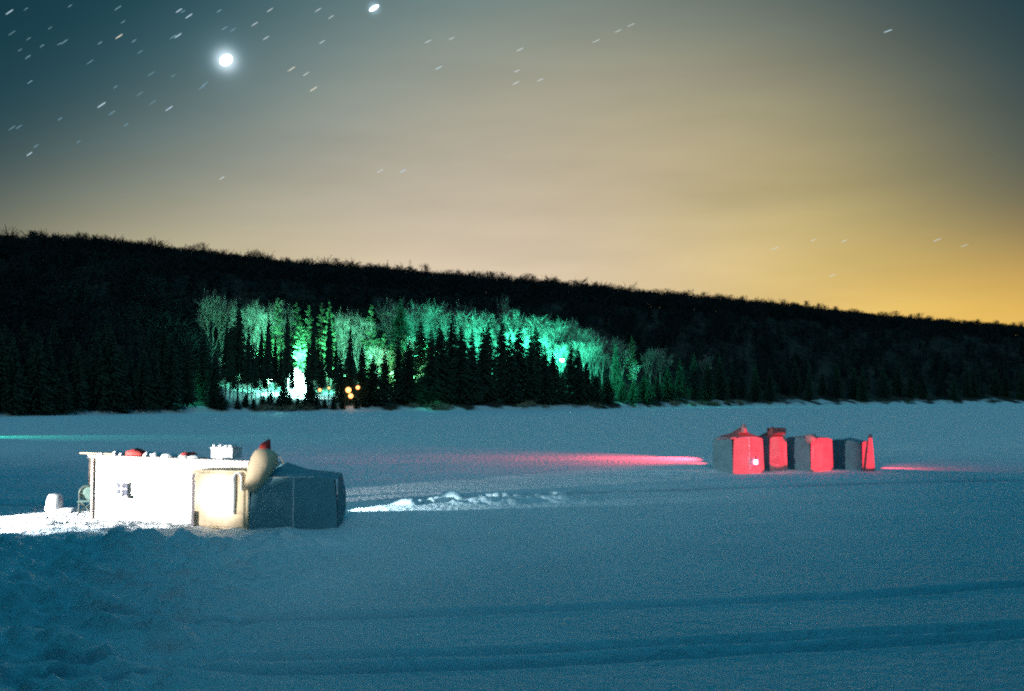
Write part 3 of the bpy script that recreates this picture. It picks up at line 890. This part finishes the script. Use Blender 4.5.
# ------------------------------------------------------------------ fabric shelters
def shelter(name, label, c0, rz, W, D, H, bulge, apex, mats, seam=True, flap=None):
    """pop-up shelter: c0 near front-left foot, front along local +x; every wall bulges to a hub"""
    o = empty(name, c0, rz); tag(o, label, 'ice shelter')
    n = 8
    ring = [(0, 0), (W, 0), (W, D), (0, D)]
    nrm = [(0, -1), (1, 0), (0, 1), (-1, 0)]
    top = []
    rows = [0, .12, .3, .5, .7, .88, 1.0]
    for k in range(4):
        a, b = Vector((*ring[k], 0)), Vector((*ring[(k + 1) % 4], 0)); nn = Vector((*nrm[k], 0))
        m = MB()
        for j, t in enumerate(rows):
            for i in range(n + 1):
                s = i / n
                inset = .045 * t * t
                p = a.lerp(b, inset + s * (1 - 2 * inset))
                f = (1 - abs(2 * s - 1)) * (.35 + .65 * math.sin(math.pi * min(1, t * .8 + .1)))
                p = p + nn * (bulge * f) + Vector((0, 0, -.1 + (H + .1) * t - (.05 * H * abs(2 * s - 1) ** 4 if t == 1 else 0)))
                p += nn * (.012 * math.sin(9 * s + 5 * t + k))
                m.v.append(tuple(p))
                if j == len(rows) - 1: top.append(p)
        for j in range(len(rows) - 1):
            for i in range(n):
                q = j * (n + 1) + i; m.f.append((q, q + 1, q + n + 2, q + n + 1))
        wm = m.mesh('wall_panel', M[mats[k]])
        w = bpy.data.objects.new('wall_panel', wm); COL.objects.link(w); w.parent = o
    m = MB(); cpt = Vector((apex[0] * W, apex[1] * D, apex[2]))
    N = len(top); m.v = [tuple(p) for p in top]
    mid = [p.lerp(cpt, .6) - Vector((0, 0, .22 * (apex[2] - H))) for p in top]
    m.v += [tuple(p) for p in mid] + [tuple(cpt)]
    for i in range(N):
        j = (i + 1) % N
        m.f.append((i, j, N + j, N + i)); m.f.append((N + i, N + j, 2 * N))
    m.build('roof', M[mats[4]], o)
    if seam:
        m = MB(); pts = []
        for t in rows[1:]:
            f = .35 + .65 * math.sin(math.pi * min(1, t * .8 + .1))
            pts.append((W / 2 + .012 * math.sin(t * 17), -bulge * f - .012, -.1 + (H + .1) * t))
        m.tube(pts, .017, 6); m.build('seam', M['seam'], o)
        m = MB(); m.tube([tuple(p + Vector((0, -.012, .004))) for p in top[1:n - 1]], .016, 6); m.build('piping', M['seam'], o)
    return o


c0 = G(249, 529.6); c1 = G(341, 527.6)
ax = c1 - c0
shelter('ice_shelter', 'dark blue pop-up shelter with a pale seam down its middle, right of the hut', (c0.x, c0.y, 0), math.atan2(ax.y, ax.x), ax.length * .96, 2.2, 1.47, .24, (.38, .40, 1.86),
        ['dark_fabric'] * 5)
# cream canvas shelter
c0 = G(191, 527); c1 = G(247.5, 529.2)
ax = c1 - c0
cr = empty('canvas_shelter', (c0.x, c0.y, 0), math.atan2(ax.y, ax.x)); tag(cr, 'cream canvas entrance shelter pitched against the right half of the white hut', 'canvas shelter')
CW, CD, CH = ax.length, 1.0, 1.66
def rounded(x0, x1, z0, z1, y, r=.16):
    pts = [(x0, y, z0), (x1, y, z0)]
    for a in np.linspace(0, math.pi / 2, 5): pts.append((x1 - r + r * math.cos(a), y, z1 - r + r * math.sin(a)))
    for a in np.linspace(math.pi / 2, math.pi, 5): pts.append((x0 + r + r * math.cos(a), y, z1 - r + r * math.sin(a)))
    return pts
m = MB(); m.hull(rounded(0, CW, -.1, CH, CD), rounded(0, CW, -.1, CH, 0)); m.build('body', M['cream'], cr)
m = MB(); m.hull(rounded(.12, CW - .08, .03, CH - .07, -.015, .1), rounded(.16, CW - .12, .06, CH - .1, -.045, .1)); m.build('door_flap', M['cream'], cr)
m = MB(); m.hull([(.015, -.012, .0), (.13, -.012, .0), (.13, -.012, CH - .10), (.015, -.012, CH - .14)], [(.03, -.028, .02), (.12, -.028, .02), (.12, -.028, CH - .12), (.03, -.028, CH - .16)]); m.build('shadow_strip', M['gap_shade'], cr)  # dark strip laid on to stand for the shadow gap
m = MB(); m.tube([(CW - .42, -.08, .42), (CW - .41, -.09, 1.0), (CW - .42, -.09, 1.45), (CW - .36, -.08, 1.58), (CW - .24, -.08, 1.6), (CW - .17, -.08, 1.5), (CW - .16, -.08, 1.1)], [.05, .06, .06, .04, .035, .035, .03], 10); m.build('rolled_flap', M['white_plastic'], cr)
m = MB(); m.box((.10, -.06, .22), (.10, .06, .5)); m.build('strip_foot', M['gap_shade'], cr)  # small grey box at the lower end of the strip

# cream roll with a red tip, leaning between the shelters
tip, low = P(270, 449, 28.75), P(253, 484, 28.6)
foot = P(249.5, 491, 28.57)
o = empty('canvas_roll', foot); tag(o, 'thick cream canvas roll with a red tip leaning between the two shelters', 'canvas roll')
L = (tip - foot).length; d = (tip - foot).normalized()
prof = [(0, .16), (.1, .22), (.28, .29), (.5, .35), (.68, .385), (.82, .37), (.92, .29), (.98, .17), (1.0, .04)]
m = MB(); m.tube([d * (L * t) for t, _ in prof], [r for _, r in prof], 16); m.build('roll', M['cream'], o, True)
rt0, rt1 = P(262, 453, 28.65) - foot, P(269.5, 439.5, 28.8) - foot
m = MB(); m.tube([rt0, rt0.lerp(rt1, .5), rt1], [.13, .16, .03], 10); m.build('tip_cover', M['red_cloth'], o, True)
m = MB(); m.tube([P(275, 453, 28.6) - foot, P(281, 458, 28.55) - foot, P(284, 464, 28.55) - foot], .012, 5); m.build('strap', M['cream'], o)

# ------------------------------------------------------------------ lumps on the drift behind
for i, (px, py, s) in enumerate(((449, 501, .36), (441, 503, .22), (458, 502, .24), (431, 504, .16), (490, 500, .22), (505, 500, .2), (497, 502, .14), (518, 500, .16), (555, 497, .2), (562, 498, .15), (420, 505, .12), (539, 499, .13))):
    g = G(px, py); c = snow_lump(None, (g.x, g.y, ground_z(g.x, g.y) + .03), (s * 1.5, s, s * .8), 'snow_chunk')
    tag(c, 'large blocky lump of snow, the biggest on the lit drift' if i == 0 else 'broken lump of snow on the lit drift right of the dark shelter', 'snow lump', None if i == 0 else 'snow lumps on the lit drift')

# ------------------------------------------------------------------ red-lit shelters in the distance
RZ = math.radians(23)
def far(px_c, base_py, Wd, Dd, Hh, apex, label, roof='roof_fabric', front='redlit_fabric', seam=False):
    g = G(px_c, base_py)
    return shelter('ice_shelter', label, (g.x, g.y, 0), RZ, Wd, Dd, Hh, .07, apex, [front, 'unlit_fabric', 'unlit_fabric', 'unlit_fabric', roof], seam), g
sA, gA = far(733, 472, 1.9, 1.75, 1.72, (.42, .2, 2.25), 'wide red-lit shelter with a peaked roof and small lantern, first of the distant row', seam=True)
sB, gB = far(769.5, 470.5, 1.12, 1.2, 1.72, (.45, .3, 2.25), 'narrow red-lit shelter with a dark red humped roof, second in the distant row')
sC, gC = far(811, 471, 1.42, 2.0, 1.66, (.4, .45, 1.80), 'square red-lit shelter with a round knob at its upper left corner', 'redlit_fabric')
sD, gD = far(862.5, 471, .66, 2.3, 1.5, (.5, .5, 1.66), 'narrow red-lit shelter with a tapering upright end, last of the distant row', 'unlit_fabric')
RA = Matrix.Rotation(RZ, 4, 'Z')
m = MB(); m.lathe([(.02, .22)] + [(.30 * math.cos(a), .30 * math.sin(a)) for a in (.9, .4, 0, -.4, -.9)] + [(.02, -.25)], 14, (0, 0, 0)); k_ = m.build('hood', M['redlit_fabric'], sC, True); k_.location = (-.02, -.1, 1.64)
m = MB(); m.hull([(.02, -.12, -.1), (.64, -.12, -.1), (.64, -.20, -.1), (.02, -.20, -.1)], [(.34, -.10, 1.86), (.52, -.10, 1.86), (.52, -.15, 1.86), (.34, -.15, 1.86)]); m.build('end_flap', M['redlit_fabric'], sD)
m = MB(); m.tube([(-.95, -.1, 1.66), (.1, -.12, 1.70)], .05, 6); m.build('ridge_pole', M['redlit_fabric'], sA)
m = MB(); m.tube([(.75, .1, 1.95), (.76, .1, 2.38)], [.16, .10], 10); m.build('vent_cap', M['redlit_fabric'], sA, True)
m = MB(); m.box((.56, .12, 1.98), (.8, .5, .36)); m.build('roof_hump', M['roof_fabric'], sB)
# lantern hanging on the front of the first shelter
lo = gA + (RA @ Vector((1.2, -.26, 0))); lz = P(757, 462, lo.y).z
o = empty('lantern', (lo.x, lo.y, lz)); tag(o, 'small pinkish-white lantern hanging on the front of the widest distant shelter', 'lantern')
m = MB(); m.lathe([(.02, -.13), (.10, -.12), (.12, 0), (.10, .12), (.02, .13)], 12); m.build('globe', M['lantern_glow'], o, True)
m = MB(); m.lathe([(.06, .125), (.08, .14), (.03, .2), (.01, .3)], 10); m.build('cap', M['black_metal'], o)

# ------------------------------------------------------------------ lamps on the ice and added fill spots
spot('hut_flood', (-20.0, 28.45, 1.30), (-20.0 + 10 * math.cos(math.radians(22.6)), 28.45 + 10 * math.sin(math.radians(22.6)), .95), (1.0, .965, .91), 23000, 44.6, .10, .10)
spot('hut_flood_low', (-17.0, 28.35, .95), (-17.0 + 10, 28.35 - .30, .95 - 3.9), (.86, .96, 1.0), 4600, 28, .5, .08)
spot('roll_fill', (-14.2, 23.6, 1.5), P(261.5, 464, 28.7), (1.0, .92, .82), 5500, 8.5, .7, .10)  # added spot without a fixture, brightens only the canvas roll
spot('entrance_fill', (-14.2, 23.6, 1.5), (-8.62, 28.6, .95), (1.0, .95, .86), 6500, 12.5, .75, .10)  # added spot without a fixture, brightens the cream shelter front
spot('drift_light', (-6.9, 32.55, .62), (-6.9 + 8 * math.cos(math.radians(25)), 32.55 + 8 * math.sin(math.radians(25)), -.30), (.70, .95, 1.0), 2600, 30, .35, .04)
spot('shore_streak', (-56, 93, 2.2), (-42, 92.0, .2), (.05, 1.0, .62), 11000, 44, .9, .05)
RED = (1.0, .050, .085)
rs = Vector((22.5, 43.5, .95))
for s_, g_, wd, hh, pw, an in ((sA, gA, 1.9, .95, 13000, 11.5), (sB, gB, 1.12, 1.05, 9000, 9.0), (sC, gC, 1.42, .85, 9500, 11.5), (sD, gD, .66, .9, 7000, 11)):
    t = g_ + (RA @ Vector((wd / 2, 0, 0))); t.z = hh
    spot('red_lamp', rs, t, RED, pw, an, .15, .03)
g_ = G(720, 458); spot('red_streak_left', (g_.x, g_.y, 1.0), (g_.x - 14, g_.y - .2, .35), RED, 9000, 34, .8, .05)
spot('red_streak_fill', (g_.x - .3, g_.y - 1.0, 2.0), (g_.x - 9, g_.y - 1.6, .4), RED, 6500, 110, .8, .05)
g_ = G(714, 463); spot('red_streak_near', (g_.x, g_.y, .75), (g_.x - 6, g_.y + .3, .0), RED, 320, 120, .8, .05)
spot('red_streak_right', (gD.x + 1.0, gD.y + 1.2, .75), (gD.x + 6, gD.y + 3.0, .2), RED, 700, 90, .7, .04)

# ------------------------------------------------------------------ stars
SD = 3200.0
def star(px, py, L, w, mt, label, group=None, name='star', ang=None):
    if ang is None: ang = math.radians(34 - 14 * min(1, max(0, (px - 250) / 500)))
    c = P(px, py, SD)
    e0, e1 = P(px - L / 2 * math.cos(ang), py + L / 2 * math.sin(ang), SD), P(px + L / 2 * math.cos(ang), py - L / 2 * math.sin(ang), SD)
    r = w / 2 / F * SD
    m = MB()
    if name == 'planet':
        rl = L / 2 / F * SD; dd = (e1 - c).normalized()
        m.tube([dd * (rl * math.cos(a)) for a in np.linspace(math.pi, 0, 11)], [max(r * math.sin(a), r * .05) for a in np.linspace(math.pi, 0, 11)], 14)
    else: m.tube([(e0 - c), (e0 - c) * .5, (e1 - c) * .5, (e1 - c)], [r * .45, r, r, r * .45], 6)
    o = m.build(name, M[mt], None, True); o.location = c
    return tag(o, label, 'star', group)


named = [(9.5, 12, 9, 1.4, 'star', 'bright bluish star near the upper left corner of the sky'), (119, 36.5, 8.5, 1.5, 'star_warm', 'bright warm-white star between the corner and the brilliant planet'),
         (179, 10.5, 7.5, 1.4, 'star', 'upper star of the close bright pair near the top edge'), (189, 16, 8.5, 1.4, 'star', 'lower star of the close bright pair near the top edge'),
         (178, 35.7, 8.5, 1.4, 'star', 'bright star just above and left of the brilliant planet'), (101.5, 105, 10, 1.6, 'star', 'brightest blue-white star in the teal left sky below the planet'),
         (169, 108.5, 9, 1.4, 'star', 'bright star below and left of the brilliant planet'), (29.5, 154, 7, 1.3, 'star', 'lowest bright star at the left above the hill'),
         (291.5, 69, 9, 1.3, 'star_warm', 'warm star right of the planet, upper of two'), (313.5, 89, 9, 1.4, 'star_warm', 'warm star right of the planet, lower of two'),
         (888, 31, 9, 1.3, 'star', 'lone bluish star high in the right part of the sky'), (438.5, 68, 7.5, 1.3, 'star', 'bluish star in the middle sky below a fainter pair'),
         (403, 171, 7, 1.2, 'star', 'lone star low in the middle sky above the hill')]
for px, py, L, w, mt, lab in named: star(px, py, L, w * .66, mt, lab)
faint_l = [(12, 33), (28.6, 38.7), (42, 46), (59, 44), (64, 42), (183, 11.5), (219, 11), (233, 30), (201.5, 87.6), (173, 76), (139.5, 94), (115.5, 87), (151, 74), (78.5, 142), (12, 128), (19, 127),
           (126, 125), (30, 82), (26, 9), (118, 8), (123, 22), (134, 41), (100, 43), (112, 113), (60, 119), (152, 103), (36, 146), (20, 50), (50, 28), (70, 6), (140, 52), (90, 62), (173, 37), (225, 28), (205, 84), (28, 57)]
for px, py in faint_l: star(px, py, random.uniform(4.5, 9.5), random.uniform(.6, 1.1), 'star_faint', 'faint short star streak in the teal upper left sky', 'faint stars of the upper left sky')
faint_m = [(331, 17), (266, 38), (306, 74), (428, 41.5), (451.5, 38.5), (520, 49.5), (517, 71), (516, 83), (540, 80), (380, 171), (322, 42), (254.7, 24), (318, 10), (222, 178), (270, 10)]
for px, py in faint_m: star(px, py, random.uniform(6, 8), .62, 'star_pale', 'faint short star streak in the grey middle sky right of the planet', 'faint stars of the middle sky')
faint_r = [(631, 25), (596, 41), (618, 31), (774.5, 248.5), (813.5, 240), (937, 240), (964.5, 245.5), (832, 275.5), (844, 241)]
for px, py in faint_r: star(px, py, random.uniform(6, 9), .5, 'star_pale', 'faint short star streak in the yellowish right half of the sky', 'faint stars of the right sky')
star(226, 60, 13.5, 10.5, 'planet', 'brilliant round white planet with a bluish halo in the left sky', None, 'planet')
star(374, 8, 11, 4, 'planet', 'second brightest planet-like star at the top edge of the sky', None, 'planet')

# ------------------------------------------------------------------ sky
w = bpy.data.worlds.new('World'); scene.world = w; w.use_nodes = True
nt = w.node_tree; nt.nodes.clear()
N = nt.nodes.new; Lk = nt.links.new
def math_(op, a, b=None, c=None):
    n = N('ShaderNodeMath'); n.operation = op
    for i, v in enumerate((a, b, c)):
        if v is None: continue
        if isinstance(v, (int, float)): n.inputs[i].default_value = v
        else: Lk(v, n.inputs[i])
    return n.outputs[0]
def vmath(op, a, b):
    n = N('ShaderNodeVectorMath'); n.operation = op
    for i, v in enumerate((a, b)):
        if isinstance(v, tuple): n.inputs[i].default_value = v
        else: Lk(v, n.inputs['Scale' if (op == 'SCALE' and i == 1) else i])
    return n.outputs[0] if op != 'DOT_PRODUCT' else n.outputs['Value']
tc = N('ShaderNodeTexCoord'); dirv = tc.outputs['Generated']
sp = N('ShaderNodeSeparateXYZ'); Lk(dirv, sp.inputs[0])
az = math_('MULTIPLY', math_('ARCTAN2', sp.outputs['X'], sp.outputs['Y']), 180 / math.pi)
el = math_('MULTIPLY', math_('ARCSINE', sp.outputs['Z']), 180 / math.pi)
# thin streaky cloud veil
mp = N('ShaderNodeMapping'); mp.inputs['Scale'].default_value = (1.6, 1.6, 9.0); mp.inputs['Rotation'].default_value = (0, .42, .2); Lk(dirv, mp.inputs[0])
nz = N('ShaderNodeTexNoise'); nz.inputs['Scale'].default_value = 2.6; nz.inputs['Detail'].default_value = 5; nz.inputs['Roughness'].default_value = .5; Lk(mp.outputs[0], nz.inputs['Vector'])
veil = math_('MULTIPLY_ADD', nz.outputs['Fac'], .50, .71)
el2 = math_('ADD', el, math_('MULTIPLY', math_('SUBTRACT', nz.outputs['Fac'], .5), 1.6))
GL = [((4.75, 15.12, 20.15, 9.1), (.295, .170, .030)), ((-19.08, 1.03, 19.73, 8.8), (.7114, .5172, .1984)), ((-1.32, 4.08, 15.49, 11.34), (.375, .280, .250)),
      ((16.21, 7.21, 10.4, 7.89), (.2795, .1991, .0193)), ((31.98, 3.59, 18.42, 4.5), (.7468, .4024, .0279)), ((-9.37, 19.64, 35.31, 13.62), (.0018, .110, .155))]
def sigm(x): return math_('DIVIDE', 1.0, math_('ADD', 1.0, math_('EXPONENT', math_('MULTIPLY', x, -1.0))))
elc = math_('SUBTRACT', el2, 10.0)
m1 = sigm(math_('DIVIDE', math_('SUBTRACT', math_('ADD', az, 27.382), math_('MULTIPLY', elc, 1.01)), 3.739))
m2 = sigm(math_('DIVIDE', math_('MULTIPLY', math_('ADD', math_('SUBTRACT', az, 33.2), math_('MULTIPLY', elc, 1.15)), -1.0), 4.2))
veil = math_('MULTIPLY', veil, math_('MULTIPLY', m1, m2))
acc = None
for (a, e, sa, se), c in GL:
    da = math_('DIVIDE', math_('SUBTRACT', az, a), sa); de = math_('DIVIDE', math_('SUBTRACT', el2, e), se)
    q = math_('ADD', math_('MULTIPLY', da, da), math_('MULTIPLY', de, de))
    g_ = math_('EXPONENT', math_('MULTIPLY', q, -1.0))
    g_ = math_('MULTIPLY', g_, veil)
    v = vmath('SCALE', tuple(c), g_)
    acc = v if acc is None else vmath('ADD', acc, v)
# base: night blue rising to the zenith
zen = N('ShaderNodeMapRange'); zen.inputs['From Min'].default_value = 24; zen.inputs['From Max'].default_value = 60
zen.inputs['To Min'].default_value = 0; zen.inputs['To Max'].default_value = 1; zen.interpolation_type = 'SMOOTHSTEP'; Lk(el, zen.inputs['Value'])
acc = vmath('ADD', acc, (.006, .038, .055))
ZEN = (.006, .175, .305)
acc = vmath('ADD', acc, vmath('SCALE', ZEN, zen.outputs['Result']))
# halo of the brilliant planet shining through thin cloud
for px, py, rad, cc in ((226, 60, .0088, (.75, .9, 1.0)), (226, 60, .019, (.05, .085, .11)), (374, 8, .0045, (.25, .38, .5))):
    d = P(px, py, 100) - Vector((0, 0, CAMZ)); d.normalize()
    dot = vmath('DOT_PRODUCT', dirv, tuple(d))
    q = math_('DIVIDE', math_('SUBTRACT', dot, 1.0), rad * rad / 2)
    acc = vmath('ADD', acc, vmath('SCALE', cc, math_('EXPONENT', q)))
bg = N('ShaderNodeBackground'); Lk(acc, bg.inputs['Color']); bg.inputs['Strength'].default_value = 1.0
sky = N('ShaderNodeTexSky'); sky.sky_type = 'NISHITA'; sky.sun_disc = False
sky.sun_elevation = math.radians(-4); sky.sun_rotation = math.radians(25)
bg2 = N('ShaderNodeBackground'); Lk(sky.outputs[0], bg2.inputs['Color']); bg2.inputs['Strength'].default_value = .02
ad = N('ShaderNodeAddShader'); Lk(bg.outputs[0], ad.inputs[0]); Lk(bg2.outputs[0], ad.inputs[1])
out = N('ShaderNodeOutputWorld'); Lk(ad.outputs[0], out.inputs[0])
w.cycles.sampling_method = 'MANUAL'; w.cycles.sample_map_resolution = 512

# the moon behind the camera (one sun lamp); the unseen added woods shade the close snow
s = bpy.data.lights.new('night_sun', 'SUN'); s.energy = .56; s.angle = math.radians(16); s.color = (.52, .90, 1.0)
so = bpy.data.objects.new('night_sun', s); so.rotation_euler = (math.radians(90 - 30), 0, math.radians(1)); COL.objects.link(so)

# ------------------------------------------------------------------ camera and render settings
cam = bpy.data.cameras.new('camera'); cam.sensor_width = 36; cam.lens = F / 1024 * 36; cam.clip_end = 9000; cam.clip_start = .1
co = bpy.data.objects.new('camera', cam); co.location = (0, 0, CAMZ); co.rotation_euler = (math.pi / 2 + TILT, 0, 0); COL.objects.link(co)
scene.camera = co
scene.view_settings.view_transform = 'Standard'; scene.view_settings.look = 'None'
scene.view_settings.exposure = 0; scene.view_settings.gamma = 1; scene.view_settings.use_curve_mapping = False
scene.cycles.use_denoising = False
scene.cycles.use_adaptive_sampling = True; scene.cycles.adaptive_threshold = .03; scene.cycles.adaptive_min_samples = 24
scene.cycles.max_bounces = 5; scene.cycles.diffuse_bounces = 3; scene.cycles.glossy_bounces = 2
scene.cycles.sample_clamp_indirect = 2
scene.cycles.filter_width = 2.2
